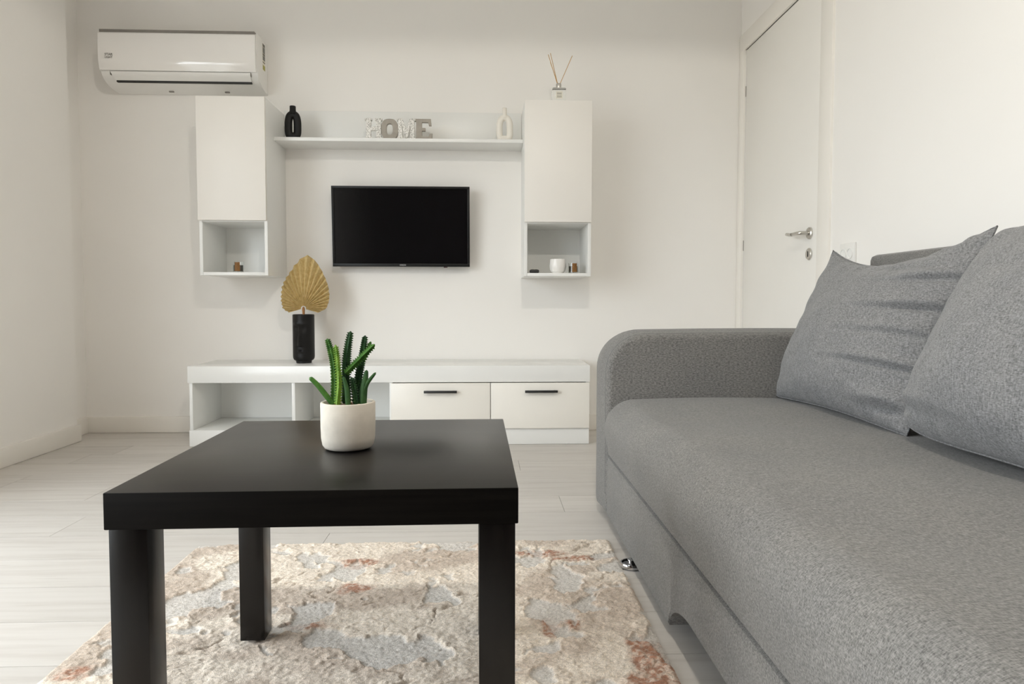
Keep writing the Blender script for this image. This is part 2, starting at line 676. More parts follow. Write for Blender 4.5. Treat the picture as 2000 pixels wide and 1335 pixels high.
wall_cabinet(-1.418, -1.085, 'tall white wall cabinet hung under the air conditioner')
wall_cabinet(.188, .526, 'tall white wall cabinet below the reed diffuser')

sh = tag(empty('wall_shelf', (-.449, 3.70, 1.533)), 'long white wall shelf with back rail between two cabinets', 'shelf')
rbox('shelf_board', sh, -1.0845, .1875, 3.599, YB - .001, 1.533, 1.551, CARC)
rbox('back_rail', sh, -1.0845, .1875, YB - .017, YB - .001, 1.5515, 1.734, CARC)

# ------------------------------------------------------------------ air conditioner
AX0, AX1 = -1.957, -1.171
ac = tag(empty('air_conditioner', ((AX0 + AX1) / 2, YB, 1.81)), 'white split air conditioner high on the wall', 'air conditioner')
al = ac.location
hw = (AX1 - AX0) / 2


def yz_prism(name, prof, x0, x1, mat, parent, bev=.004, seg=3):
    bm = bmesh.new()
    A = [bm.verts.new((x0, y, z)) for y, z in prof]
    B = [bm.verts.new((x1, y, z)) for y, z in prof]
    n = len(prof)
    bm.faces.new(A)
    bm.faces.new(B[::-1])
    cap = [e for e in bm.edges]
    for i in range(n):
        bm.faces.new((A[i], B[i], B[(i + 1) % n], A[(i + 1) % n]))
    if bev:
        bmesh.ops.bevel(bm, geom=cap, offset=bev, segments=seg, profile=.5, affect='EDGES')
    return obj(name, fin(bm, name, 28), mat, parent)


zz = -1.81
body_prof = [(-.001, 2.082 + zz), (-.155, 2.082 + zz), (-.172, 2.074 + zz), (-.176, 2.06 + zz), (-.176, 1.905 + zz), (-.172, 1.882 + zz), (-.160, 1.861 + zz),
             (-.138, 1.842 + zz), (-.10, 1.829 + zz), (-.05, 1.819 + zz), (-.001, 1.813 + zz)]
yz_prism('housing', body_prof, -hw, hw, PLAST, ac, .006)
front_prof = [(-.1765, 2.062 + zz), (-.188, 2.066 + zz), (-.192, 2.06 + zz), (-.194, 1.99 + zz), (-.193, 1.93 + zz), (-.188, 1.895 + zz), (-.182, 1.880 + zz), (-.1745, 1.882 + zz), (-.1765, 1.905 + zz)]
yz_prism('front_panel', front_prof, -hw + .002, hw - .004, PLASTG, ac, .002)
box('intake_gap', -hw + .006, hw - .008, -.186, -.150, 2.0645 + zz, 2.0825 + zz, DGREY, ac, .002)  # solid grey strip standing in for the shade above the front panel
# flap
fl_prof = [(-.1735, 1.877 + zz), (-.1755, 1.879 + zz), (-.166, 1.8615 + zz), (-.148, 1.8435 + zz), (-.146, 1.8455 + zz), (-.164, 1.8635 + zz)]
FX0, FX1 = -1.905 - al.x, -1.205 - al.x
bm = bmesh.new()
fp = [(-.1755, 1.878 + zz), (-.171, 1.868 + zz), (-.162, 1.858 + zz), (-.1445, 1.8425 + zz)]
A, B = [], []
for i, (y, z) in enumerate(fp):
    ins = .012 * i / 3
    A.append(bm.verts.new((FX0 + ins, y - .003, z - .002)))
    B.append(bm.verts.new((FX1 - ins * .4, y - .003, z - .002)))
for i in range(3):
    bm.faces.new((A[i], B[i], B[i + 1], A[i + 1]))
r = bmesh.ops.extrude_face_region(bm, geom=list(bm.faces))
for v in [g for g in r['geom'] if isinstance(g, bmesh.types.BMVert)]:
    v.co += Vector((0, .003, .0025))
obj('louvre_flap', fin(bm, 'louvre_flap', 30), PLAST, ac)
box('outlet_slot', FX0 + .014, FX1 - .006, -.1455, -.128, 1.8335 + zz, 1.8455 + zz, DARK, ac, .001)
box('flap_edge_gap', FX0 - .0012, FX0 - .0002, -.1772, -.160, 1.860 + zz, 1.879 + zz, DGREY, ac)
box('flap_edge_gap', FX1 + .0002, FX1 + .0012, -.1772, -.160, 1.860 + zz, 1.879 + zz, DGREY, ac)
text_mesh('logo_text', 'STAR', .0165, .0003, LOGO, ac, (-1.902 - al.x, -.1946, 1.954 + zz), (PI / 2, 0, 0), .039)
text_mesh('logo_text', 'LIGHT', .0155, .0003, LOGO, ac, (-1.902 - al.x, -.1944, 1.940 + zz), (PI / 2, 0, 0), .037)
lab = box('energy_label', hw, hw + .0008, -.088, -.050, 1.925 + zz, 2.060 + zz, LABW, ac)
for z0, z1, mt in ((2.045, 2.06, LOGO), (2.012, 2.043, STICKD), (2.000, 2.010, LOGO), (1.975, 1.998, STICKD), (1.962, 1.968, LOGO), (1.926, 1.95, STICKG)):
    box('label_print', hw + .0008, hw + .0012, -.087, -.051, z0 + zz, z1 + zz, mt, lab)
for x in (-1.66, -1.37):
    box('drain_clip', x - .012 - al.x, x + .012 - al.x, -.05, -.04, 1.813 + zz, 1.8185 + zz, DGREY, ac, .001)

# ------------------------------------------------------------------ television
tv = tag(empty('television', (-.457, 3.735, 1.113)), 'black flat television mounted on the white wall', 'television')
tv.rotation_euler = (math.radians(3.2), 0, 0)
TW, TH = .3655, .2125
box('casing', -TW + .006, TW - .006, -.004, .03, -TH + .006, TH - .006, BLKP, tv, .006)
bz = .0125
for a, b, c, d in ((-TW, TW, TH - bz, TH), (-TW, TW, -TH, -TH + bz * 1.35), (-TW, -TW + bz, -TH + bz * 1.35, TH - bz), (TW - bz, TW, -TH + bz * 1.35, TH - bz)):
    box('bezel', a, b, -.018, -.003, c, d, TVB, tv, .0015)
box('screen', -TW + bz, TW - bz, -.0125, -.0042, -TH + bz * 1.35, TH - bz, TVS, tv)
text_mesh('logo_text', 'HORIZON', .011, .0003, LOGOW, tv, (.007, -.0183, -TH + .0085), (PI / 2, 0, 0), .032)
box('ir_receiver', .225, .245, -.016, -.004, -TH - .005, -TH + .0005, simple('dark_red_lens', (.05, .008, .008), .2, .1, 30), tv, .002)
box('wall_mount', -.12, .12, .03, .048, -.08, .08, BLACKM, tv, .003)

# ------------------------------------------------------------------ black coffee table
TA = .0143
tb = tag(empty('coffee_table', (-.507, .919, .0131), TA), 'square black brown side table standing on the rug', 'table')
top = box('tabletop', 0, .55, 0, .55, .399, .449, TABLEM, tb, .0016, 2)
top.data.materials.append(EDGEM)
for p in top.data.polygons:
    p.material_index = 0 if p.normal.z > .5 else 1
for lx in (.004, .496):
    for ly in (.004, .496):
        box('leg', lx, lx + .05, ly, ly + .05, .0, .3988, LEGM, tb, .0015, 2)

# ------------------------------------------------------------------ cactus pot
px, py, pz = -.239, 1.190, .4623
pot = tag(empty('potted_cactus', (px, py, pz)), 'green cactus stems in a pale concrete pot on the black table', 'plant')
PR, PH = .0462, .081
obj('pot', lathe_mesh('pot', [(0, .0012), (.036, .0012), (.040, .003), (.0435, .008), (.0455, .02), (PR, .04), (PR, PH - .002), (PR - .001, PH - .0005), (PR - .003, PH),
                              (PR - .005, PH - .0007), (PR - .006, PH - .004), (PR - .0065, PH - .012), (0, PH - .013)], 64, 40), POTM, pot)
obj('soil', lathe_mesh('soil', [(PR - .0064, PH - .0125), (PR - .010, PH - .0095), (.015, PH - .007), (0, PH - .0065)], 32, 60), SOIL, pot)
for k in range(26):
    a, rr = random.uniform(0, 2 * PI), random.uniform(.004, .036)
    bm = bmesh.new()
    bmesh.ops.create_icosphere(bm, subdivisions=1, radius=.0028)
    for v in bm.verts:
        v.co.z *= .7
    obj('pebble', fin(bm, 'pebble', 60), simple('pebble_tan', (.42, .24, .12), .9, .2, 100) if k == 0 else bpy.data.materials['pebble_tan'], pot,
        (rr * math.cos(a), rr * math.sin(a), PH - .0065))


def green(name, a, b):
    M = NT(name)
    v = M.coords()
    M.color(M.ramp(M.noise(v, 90, 3), [(.3, a), (.7, b)]))
    M.b.inputs['Roughness'].default_value = .6
    M.b.inputs['Specular IOR Level'].default_value = .3
    return M.m


G_DK = green('cactus_dark_green', (.009, .034, .012), (.024, .085, .020))
G_MD = green('cactus_green', (.026, .10, .014), (.075, .20, .025))
G_LT = green('cactus_yellow_green', (.11, .24, .022), (.20, .34, .04))
G_OL = green('cactus_olive', (.022, .07, .02), (.045, .12, .03))


def px2l(x, y, dy=0.0):
    """photo-measured sketch coordinates of the stems (0.905 mm per unit) to pot space"""
    return ((x - 685.5) * .000905, dy, PH + (789 - y) * .000905)


def stem(pts, r, mat, dy=0.0, ribs=5, teeth=True, twist=.0, taper=.55, flat=1.0, dy2=None):
    if dy2 is None:
        dy2 = dy
    n0 = len(pts)
    P = [px2l(x, y, dy + (dy2 - dy) * i / (n0 - 1)) for i, (x, y) in enumerate(pts)]
    L = sum((Vector(P[i + 1]) - Vector(P[i])).length for i in range(n0 - 1))
    nt = max(6, int(L / .0042))
    N = nt * 2
    C = catmull(P, N)
    nn = ribs * 4
    r = r * .000905

    def core(t):
        rr = r * (1 - (1 - taper) * t ** 2.2)
        if t > .93:
            rr *= math.sqrt(max(.04, 1 - ((t - .93) / .07) ** 2))
        return rr

    def rad(i, t, an):
        rr = core(t)
        rib = (.5 + .5 * math.cos(ribs * (an + twist * t))) ** 1.4
        rr *= (.56 + .44 * rib) if teeth else (.93 + .07 * rib)
        if flat != 1.0:
            rr *= math.sqrt((math.cos(an) * flat) ** 2 + math.sin(an) ** 2)
        return rr
    me = tube_mesh('cactus_stem', C, rad, nn, False, 50)
    if teeth:
        bm = bmesh.new()
        bm.from_mesh(me)
        ref = Vector((0, 1, 0))
        for i in range(1, N - 1):
            t = i / N
            tg = (C[i + 1] - C[i - 1]).normalized()
            aa = (ref - tg * ref.dot(tg)).normalized()
            bb = tg.cross(aa)
            rc = core(t)
            for q in range(ribs):
                if (i + q) % 2:
                    continue
                an = 2 * PI * q / ribs - twist * t
                d = aa * math.cos(an) + bb * math.sin(an)
                sd = tg.cross(d)
                h = .0026 + .12 * rc
                w2 = .0020
                base = C[i] + d * rc * .93
                tip = bm.verts.new(base + d * h + tg * .0006)
                bs = [bm.verts.new(base + tg * w2), bm.verts.new(base + sd * w2 * .7), bm.verts.new(base - tg * w2), bm.verts.new(base - sd * w2 * .7)]
                for k in range(4):
                    bm.faces.new((bs[k], bs[(k + 1) % 4], tip))
        bm.to_mesh(me)
        bm.free()
    return obj('cactus_stem', me, mat, pot)


stem([(660, 792), (661.5, 755), (660, 718), (655, 692), (649, 669)], 6.0, G_MD, -.006, 5, twist=.3)
stem([(669, 793), (672.5, 752), (670, 712), (666, 680)], 4.8, G_LT, -.014, 4, twist=-.3)
stem([(682, 793), (681, 740), (684, 697), (691.5, 655.5)], 8.2, G_DK, .002, 5, twist=.5, taper=.5)
stem([(698, 793), (704, 742), (711, 703), (717, 664)], 7.2, G_DK, .010, 5, taper=.5)
stem([(683, 735), (702, 716), (720, 698), (738, 680)], 5.4, G_MD, -.006, 4, taper=.65)
stem([(708, 720), (719, 697), (727.5, 676)], 4.4, G_MD, .012, 4)
stem([(714, 793), (716, 768), (719, 748), (722, 729)], 7.8, G_OL, -.004, 6, teeth=False, taper=.42)
stem([(717, 770), (724, 753), (739.5, 733.5)], 4.6, G_OL, -.006, 6, teeth=False, taper=.5)
stem([(660, 794), (646, 776), (631, 757), (616, 742)], 5.6, G_MD, -.008, 6, teeth=False, taper=.75, flat=.7)
stem([(689, 793), (687, 765), (681, 740)], 5.2, G_OL, -.016, 5, teeth=False, taper=.5)
stem([(703, 793), (699, 765), (694, 742)], 5.4, G_DK, -.008, 5)
stem([(676, 793), (676, 760), (677, 730)], 5.0, G_DK, .012, 5)

# ------------------------------------------------------------------ face vase with dried palm leaf
vz = tag(empty('face_vase', (-.947, 3.600, .3965)), 'matt black cylinder vase with relief face on the low cabinet', 'vase')


def face_r(an, z, r):
    if r < .05:
        return r
    d = (an - math.radians(264) + PI) % (2 * PI) - PI   # angle from the front
    s = d * .055
    out = 0.0
    # nose ridge, widening down to the tip
    if .085 < z < .20:
        t = (.20 - z) / .115
        wd = .0055 + .0055 * max(0, t) ** 2
        out += (.003 + .0075 * t) * math.exp(-(s / wd) ** 2) * min(1, (z - .083) / .008)
    # brow arch over the eye hollows
    for sg in (-1, 1):
        q = s * sg - .020
        zb = .203 - 8 * (q - .002) ** 2
        out += .0035 * math.exp(-(q / .016) ** 2 - ((z - zb) / .007) ** 2)
        out -= .0035 * math.exp(-(q / .013) ** 2 - ((z - .178) / .015) ** 2)
    # mouth
    out -= .003 * math.exp(-(s / .012) ** 2 - ((z - .066) / .0035) ** 2)
    out += .002 * math.exp(-(s / .012) ** 2 - ((z - .058) / .004) ** 2)
    return r + 1.5 * out


R = .0545
prof = [(0, 0), (.037, 0), (.039, .002), (.039, .010), (.042, .012), (.049, .0165), (.053, .024), (R, .034)]
prof += [(R, .034 + .0036 * i) for i in range(1, 59)]
prof += [(R, .247), (R - .0015, .2495), (R - .004, .2505), (R - .0055, .248), (R - .006, .20), (0, .198)]
obj('vase_body', lathe_mesh('vase_body', prof, 120, 40, face_r), BLKCER, vz)

palm = tag(empty('dried_palm_leaf', (-.946, 3.598, .60)), 'dried golden palm leaf fanned out in the black face vase', 'leaf')


def palm_mat():
    M = NT('dried_palm')
    v = M.coords((1, 1, 1))
    nz = M.noise(v, 60, 3)
    M.color(M.ramp(nz, [(.3, (.47, .34, .135)), (.7, (.64, .50, .25))]))
    M.b.inputs['Roughness'].default_value = .7
    M.b.inputs['Subsurface Weight'].default_value = 0
    return M.m


PALM = palm_mat()
OUT = [(563, 611), (551, 604), (547, 590), (547, 575), (549, 561), (556, 546), (565, 533), (575, 519), (585, 508), (597, 498),
       (608, 505), (617, 514), (626, 529), (633, 545), (638, 560), (640, 575), (639, 590), (634, 604), (620, 611)]
O0 = (592, 603)
dense = []
for i in range(len(OUT) - 1):
    for k in range(4):
        t = k / 4
        dense.append((OUT[i][0] * (1 - t) + OUT[i + 1][0] * t, OUT[i][1] * (1 - t) + OUT[i + 1][1] * t))
dense.append(OUT[-1])
# resample by angle into pleats
NP = 25
angs = [math.atan2(-(y - O0[1]), x - O0[0]) for x, y in dense]
angs = [a if a > -1.6 else a + 2 * PI for a in angs]
rads = [math.hypot(x - O0[0], y - O0[1]) for x, y in dense]
a0, a1 = angs[0], angs[-1]
order = np.argsort(angs)
sa, sr = np.array(angs)[order], np.array(rads)[order]
S = 3.6 / 1345
for half, (A0, A1) in enumerate(((a0, a1),)):
    bm = bmesh.new()
    base_r = 5
    rows = 7
    grid = []
    for i in range(2 * NP + 1):
        t = i / (2 * NP)
        an = A0 + (A1 - A0) * t
        rr = float(np.interp(an, sa, sr))
        if i % 2 == 0:
            rr *= 1.0 + random.uniform(-.01, .006)
        else:
            rr *= .985
        line = []
        for j in range(rows + 1):
            u = j / rows
            q = base_r + (rr - base_r) * u
            x, z = q * math.cos(an) * S, q * math.sin(an) * S
            depth = (-.5 if i % 2 == 0 else .5) * (.002 + .021 * u ** .8) * (.45 + .55 * min(1, rr / 70))
            curl = .022 * (x / .12) ** 2 + .02 * (z / .28) ** 2
            line.append(bm.verts.new((x, depth + curl, z + .0775)))
        grid.append(line)
    for i in range(2 * NP):
        for j in range(rows):
            bm.faces.new((grid[i][j], grid[i + 1][j], grid[i + 1][j + 1], grid[i][j + 1]))
    bmesh.ops.recalc_face_normals(bm, faces=bm.faces)
    r = bmesh.ops.solidify(bm, geom=list(bm.faces), thickness=.0009)
    obj('leaf_blade', fin(bm, 'leaf_blade'), PALM, palm)
obj('leaf_stem', tube_mesh('leaf_stem', [(0, .004, -.0), (0, .003, .04), (0, .0, .075), (.001, -.003, .085)], lambda i, t, a: (.0055, .0055, .0075, .004)[i], 10), STEMW, palm)

# ------------------------------------------------------------------ shelf ornaments
SZ = 1.5512


def donut_vase(name, loc, mat, a, b, rt, neck_r, neck_h, label, squash=.8, cat='vase'):
    e = tag(empty(name, loc), label, cat)
    pts = []
    n = 56
    for k in range(n):
        t = 2 * PI * k / n
        c, s = math.cos(t), math.sin(t)
        pw = .72 if s > 0 else .45
        x = a * math.copysign(abs(c) ** pw, c)
        z = b * math.copysign(abs(s) ** (.85 if s > 0 else .42), s)
        pts.append((x, 0, z + b + rt * .72))
    me = tube_mesh('ring_body', pts, rt, 20, True, 70)
    for v in me.vertices:
        v.co.y *= squash
        v.co.z = max(v.co.z, 0)
        # splay the foot a little
    obj('ring_body', me, mat, e)
    zt = 2 * b + rt * 1.2
    obj('neck', lathe_mesh('neck', [(neck_r * 1.5, zt - rt * .5), (neck_r * 1.12, zt + .004), (neck_r, zt + .014), (neck_r, zt + neck_h - .002), (neck_r - .0015, zt + neck_h),
                                    (neck_r - .004, zt + neck_h - .001), (neck_r - .005, zt + neck_h - .02), (0, zt + neck_h - .02)], 32, 40), mat, e)
    return e


donut_vase('arch_vase', (-.9985, 3.640, SZ), BLKCER, .0235, .0545, .0195, .0155, .034, 'small matt black arch vase with slit opening on shelf end')
donut_vase('arch_vase', (.0935, 3.640, SZ), WHTCER, .0275, .0535, .0165, .0115, .044, 'small white arch vase with open loop on shelf end')

# letters spelling HOME


def glitter():
    M = NT('white_silver_glitter')
    v = M.coords()
    vo = M.n('ShaderNodeTexVoronoi')
    vo.inputs['Scale'].default_value = 230
    M.l(v, vo.inputs['Vector'])
    c = M.ramp(vo.outputs['Color'], [(.0, (.25, .24, .22)), (.35, (.6, .58, .54)), (.6, (.86, .84, .8))])
    M.color(c)
    M.b.inputs['Roughness'].default_value = .5
    M.bump(vo.outputs['Distance'], .5, .002)
    return M.m


GLIT = glitter()
GREYL = simple('grey_wood_letter', (.36, .325, .28), .65, .08, 40)
hs = tag(empty('home_letter_sign', (-.461, 3.640, SZ)), 'decorative grey and glitter block letters spelling HOME on shelf', 'sign')


def letter(name, out, holes, x, mat, dy=0.0):
    o = obj(name, prism_mesh(name, out, .018, holes), mat, hs, (x + .461, -.009 + dy, 0))
    bv = o.modifiers.new('edge', 'BEVEL')
    bv.width = .001
    bv.segments = 1
    bv.limit_method = 'ANGLE'
    return o


h_ = .108
w_ = .088
s_ = .012
H_out = [(0, 0), (.036, 0), (.036, s_), (.030, s_), (.030, .046), (.058, .046), (.058, s_), (.052, s_), (.052, 0), (w_, 0), (w_, s_), (.082, s_), (.082, h_ - s_), (w_, h_ - s_),
         (w_, h_), (.052, h_), (.052, h_ - s_), (.058, h_ - s_), (.058, .066), (.030, .066), (.030, h_ - s_), (.036, h_ - s_), (.036, h_), (0, h_), (0, h_ - s_), (.006, h_ - s_), (.006, s_), (0, s_)]
letter('letter_h', H_out, (), -.629, GLIT)


def superell(cx, cz, a, b, n=40, p=2.6):
    r = []
    for k in range(n):
        t = 2 * PI * k / n
        c, s = math.cos(t), math.sin(t)
        r.append((cx + a * math.copysign(abs(c) ** (2 / p), c), cz + b * math.copysign(abs(s) ** (2 / p), s)))
    return r


letter('letter_o', superell(.044, .0535, .044, .0535), (superell(.044, .054, .0165, .028)[::-1],), -.547, GREYL, .004)
wm = .094
M_out = [(0, 0), (.032, 0), (.032, s_), (.0265, s_), (.0265, .064), (.042, .010), (.052, .010), (.0675, .064), (.0675, s_), (.062, s_), (.062, 0), (wm, 0), (wm, s_), (.089, s_), (.089, h_ - s_), (wm, h_ - s_),
         (wm, h_), (.066, h_), (.047, .052), (.028, h_), (0, h_), (0, h_ - s_), (.005, h_ - s_), (.005, s_), (0, s_)]
letter('letter_m', M_out, (), -.4635, GLIT, -.001)
E_out = [(0, 0), (.090, 0), (.092, .034), (.078, .034), (.072, .018), (.038, .018), (.038, .046), (.056, .046), (.056, .062), (.038, .062), (.038, h_ - .018), (.070, h_ - .018), (.074, h_ - .034), (.087, h_ - .034),
         (.084, h_), (0, h_), (0, h_ - s_), (.008, h_ - s_), (.008, s_), (0, s_)]
letter('letter_e', E_out, (), -.374, GREYL, .003)

# reed diffuser on the right cabinet
df = tag(empty('reed_diffuser', (.361, 3.500, CZ1 + .0012)), 'clear glass reed diffuser bottle on top of right wall cabinet', 'diffuser')
bm = bmesh.new()
box_into(bm, -.034, .034, -.034, .034, 0, .066, .006, 3)
obj('bottle', fin(bm, 'bottle', 40), GLASS, df)
box('bottle_label', -.016, .016, -.0352, -.0345, .010, .045, LABW, df)
for z in (.036, .030, .022, .016):
    box('label_print', -.012, .012, -.0356, -.0352, z, z + .002, LOGO, df)
obj('collar', lathe_mesh('collar', [(.013, .0662), (.0135, .068), (.0135, .090), (.012, .093), (.006, .093), (.006, .086), (0, .086)], 28), STEEL, df)
for (x0, y0, x1, y1, z1) in ((-.004, 0, -.052, .01, .240), (-.003, .003, -.044, -.02, .236), (-.002, -.002, -.040, .02, .205), (.004, 0, .068, .0, .232)):
    obj('reed', tube_mesh('reed', [(x0, y0, .085), (x1, y1, z1)], .0016, 8), REED, df)

# niche items
nz = CZ0 + .0165


def glass_candle(loc, label):
    e = tag(empty('glass_candle', loc), label, 'candle', 'small jar candles in the open niches')
    obj('jar', lathe_mesh('jar', [(0, 0), (.024, 0), (.026, .002), (.026, .053), (.0235, .053), (.0235, .005), (0, .005)], 32, 40), GLASS, e)
    obj('wax', lathe_mesh('wax', [(0, .0055), (.0225, .0055), (.0225, .036), (0, .036)], 28, 40), WAX, e)
    bm = bmesh.new()
    rows = []
    for k in range(9):
        a = -PI / 2 + .12 + (k / 8 - .5) * .95
        rows.append([bm.verts.new((.0268 * math.cos(a), .0268 * math.sin(a), z)) for z in (.006, .050)])
    for k in range(8):
        bm.faces.new((rows[k][0], rows[k + 1][0], rows[k + 1][1], rows[k][1]))
    bmesh.ops.solidify(bm, geom=list(bm.faces), thickness=.0004)
    obj('jar_label', fin(bm, 'jar_label', 60), GOLD, e)
    return e


glass_candle((-1.247, 3.525, nz), 'small jar candle with amber label alone in left open niche')
glass_candle((.443, 3.525, nz), 'small jar candle with amber label beside white faceted cup')
cup = tag(empty('faceted_cup', (.364, 3.535, nz)), 'white faceted ceramic cup in right cabinet niche', 'cup')


def facet(an, z, r):
    if r < .03:
        return r
    k = (an * 8 / (2 * PI) + (0.5 if z > .036 else 0)) % 1 - .5
    return r * (1 - .06 * (1 - (2 * abs(k))) * math.sin(PI * min(1, max(0, z / .072))))


obj('cup_body', lathe_mesh('cup_body', [(0, 0), (.026, 0), (.028, .004), (.034, .008), (.040, .018), (.0435, .036), (.042, .056), (.040, .068), (.039, .072), (.0365, .072), (.036, .06), (.034, .02), (0, .016)], 64, 25, facet),
    simple('white_glazed_ceramic', (.84, .82, .79), .2, .01, 20), cup)
rm = tag(empty('key_fob', (.242, 3.515, nz)), 'small black key fob lying in right cabinet niche', 'key fob')
bm = bmesh.new()
box_into(bm, -.024, .024, -.016, .016, 0, .018, .007, 3)
obj('fob_body', fin(bm, 'fob_body', 50), BLKP, rm)
for dx in (-.009, .009):
    box('fob_button', dx - .006, dx + .006, -.006, .006, .0178, .0192, DGREY, rm, .001)
obj('key_ring', tube_mesh('key_ring', [(.011 * math.cos(2 * PI * k / 24) - .030, .011 * math.sin(2 * PI * k / 24), .0028) for k in range(24)], .0012, 8, True), STEEL, rm)

# ------------------------------------------------------------------ sofa
FX = .387          # front plane
sofa = tag(empty('sofa', (.86, 1.26, 0)), 'grey fabric sofa with rounded armrest along the right wall', 'sofa')
so = sofa.location
SYF, SYN = 2.185, .33   # inner faces of far / near armrest


def arm(y0, y1):
    """rounded front profile extruded along y with soft edges and a crowned top"""
    prof = []
    x0, x1, z0, z1 = FX - .004, 1.365, .012, .612
    Rr = .125
    prof.append((x0 + .02, z0))
    prof.append((x0, z0 + .03))
    for k in range(9):
        prof.append((x0, z0 + .03 + (z1 - Rr - z0 - .03) * (k + 1) / 9))
    for k in range(1, 15):
        a = PI - (PI / 2) * k / 14
        prof.append((x0 + Rr + Rr * math.cos(a), z1 - Rr + Rr * math.sin(a)))
    for k in range(1, 13):
        prof.append((x0 + Rr + (x1 - x0 - Rr) * k / 12, z1 + .004 * math.sin(PI * k / 12)))
    prof.append((x1, z0))
    n = len(prof)
    # cross-width stations: (offset inward of profile, y)
    wd = y1 - y0
    bv = .022
    stn = []
    for k in range(7):
        a = (PI / 2) * k / 6
        stn.append((bv * (1 - math.sin(a)), bv * (1 - math.cos(a))))
    ss = [(o, y) for o, y in stn] + [(-.006, wd * .3), (-.010, wd * .5), (-.006, wd * .7)] + [(o, wd - y) for o, y in reversed(stn)]
    cx = sum(p[0] for p in prof) / n
    # offset profile along its normals
    nrm = []
    for i in range(n):
        a, b = prof[i - 1], prof[(i + 1) % n]
        tx, tz = b[0] - a[0], b[1] - a[1]
        L = math.hypot(tx, tz) or 1
        nrm.append((-tz / L, tx / L))
    bm = bmesh.new()
    rings = []
    for off, y in ss:
        ring = []
        for (x, z), (nx, nz_) in zip(prof, nrm):
            ring.append(bm.verts.new((x - nx * off - so.x, y0 + y - so.y, max(.012, z - nz_ * off))))
        rings.append(ring)
    for i in range(len(rings) - 1):
        for k in range(n):
            bm.faces.new((rings[i][k], rings[i][(k + 1) % n], rings[i + 1][(k + 1) % n], rings[i + 1][k]))
    bm.faces.new(rings[0])
    bm.faces.new(rings[-1])
    o = obj('armrest', fin(bm, 'armrest', 50), SOFAM, sofa)
    # stitched seam that runs round the inner edge
    sy = (y0 if y0 > 1 else y1) + (.017 if y0 > 1 else -.017)
    pts = [(x - nx * .0015 - so.x, sy - so.y, z - nz_ * .0015) for (x, z), (nx, nz_) in list(zip(prof, nrm))[2:-1]]
    obj('seam', tube_mesh('seam', pts, .0016, 6), SEAMM, o)
    return o


SEAMM = fabric_mat('grey_seam', (.10, .098, .095), (420, 110, 420), (150, 520, 110), .4, .3)
arm(SYF, 2.40)
arm(.12, SYN)


def soft_box(name, x0, x1, y0, y1, z0, z1, rfront, rother, mat, parent, bulge=.0, nx=40, ny=90):
    """cushion-like block with a large rounded front/top edge; grid based"""
    bm = bmesh.new()
    # profile in x,z going: bottom front -> up the front -> over the top -> down the back
    prof = [(x0 + .006, z0), (x0, z0 + .008)]
    for k in range(1, 8):
        prof.append((x0 - bulge * math.sin(PI * .55 * k / 7), z0 + .008 + (z1 - rfront - z0 - .008) * k / 7))
    xb = prof[-1][0]
    for k in range(1, 17):
        a = PI - (PI / 2) * k / 16
        prof.append((xb + rfront + rfront * math.cos(a), z1 - rfront + rfront * math.sin(a)))
    xs = xb + rfront
    for k in range(1, 21):
        t = k / 20
        prof.append((xs + (x1 - xs) * t, z1 + .006 * math.sin(PI * t)))
    prof.append((x1, z0))
    n = len(prof)
    nrm = []
    for i in range(n):
        a, b = prof[max(i - 1, 0)], prof[min(i + 1, n - 1)]
        tx, tz = b[0] - a[0], b[1] - a[1]
        L = math.hypot(tx, tz) or 1
        nrm.append((-tz / L, tx / L))
    ys = []
    for k in range(7):
        a = (PI / 2) * k / 6
        ys.append((rother * (1 - math.cos(a)), rother * (1 - math.sin(a))))
    mid = [(rother + (y1 - y0 - 2 * rother) * k / 40, 0) for k in range(1, 40)]
    st_ = ys + mid + [(y1 - y0 - y, o) for y, o in reversed(ys)]
    rings = []
    for y, off in st_:
        ring = []
        for i, ((x, z), (ax, az)) in enumerate(zip(prof, nrm)):
            wob = .0025 * math.sin(7 * y + 1.3 * i * .2) + .002 * math.sin(13.3 * y + .5 * i * .3)
            wgt = 1 if 3 < i < n - 3 else 0
            d = -off * (1 if i > 1 else .3) + wob * wgt
            ring.append(bm.verts.new((x + ax * d - so.x, y0 + y - so.y, z + az * d)))
        rings.append(ring)
    for i in range(len(rings) - 1):
        for k in range(n):
            bm.faces.new((rings[i][k], rings[i][(k + 1) % n], rings[i + 1][(k + 1) % n], rings[i + 1][k]))
    bm.faces.new(rings[0])
    bm.faces.new(rings[-1])
    return obj(name, fin(bm, name, 60), mat, parent)


soft_box('seat', FX, 1.21, SYN + .002, SYF - .001, .2205, .404, .085, .028, SOFAM, sofa, .010)

# base front panel with an arched cut-out
yy = []
prof = []
ARC0, ARC1 = 1.43, .78
A_Z, T_Z = .024, .092


def base_bottom(y):
    if y >= ARC0 or y <= ARC1:
        return A_Z
    e = min(ARC0 - y, y - ARC1)
    t = min(1, e / .16)
    return A_Z + (T_Z - A_Z) * math.sqrt(max(0, 1 - (1 - t) ** 2))


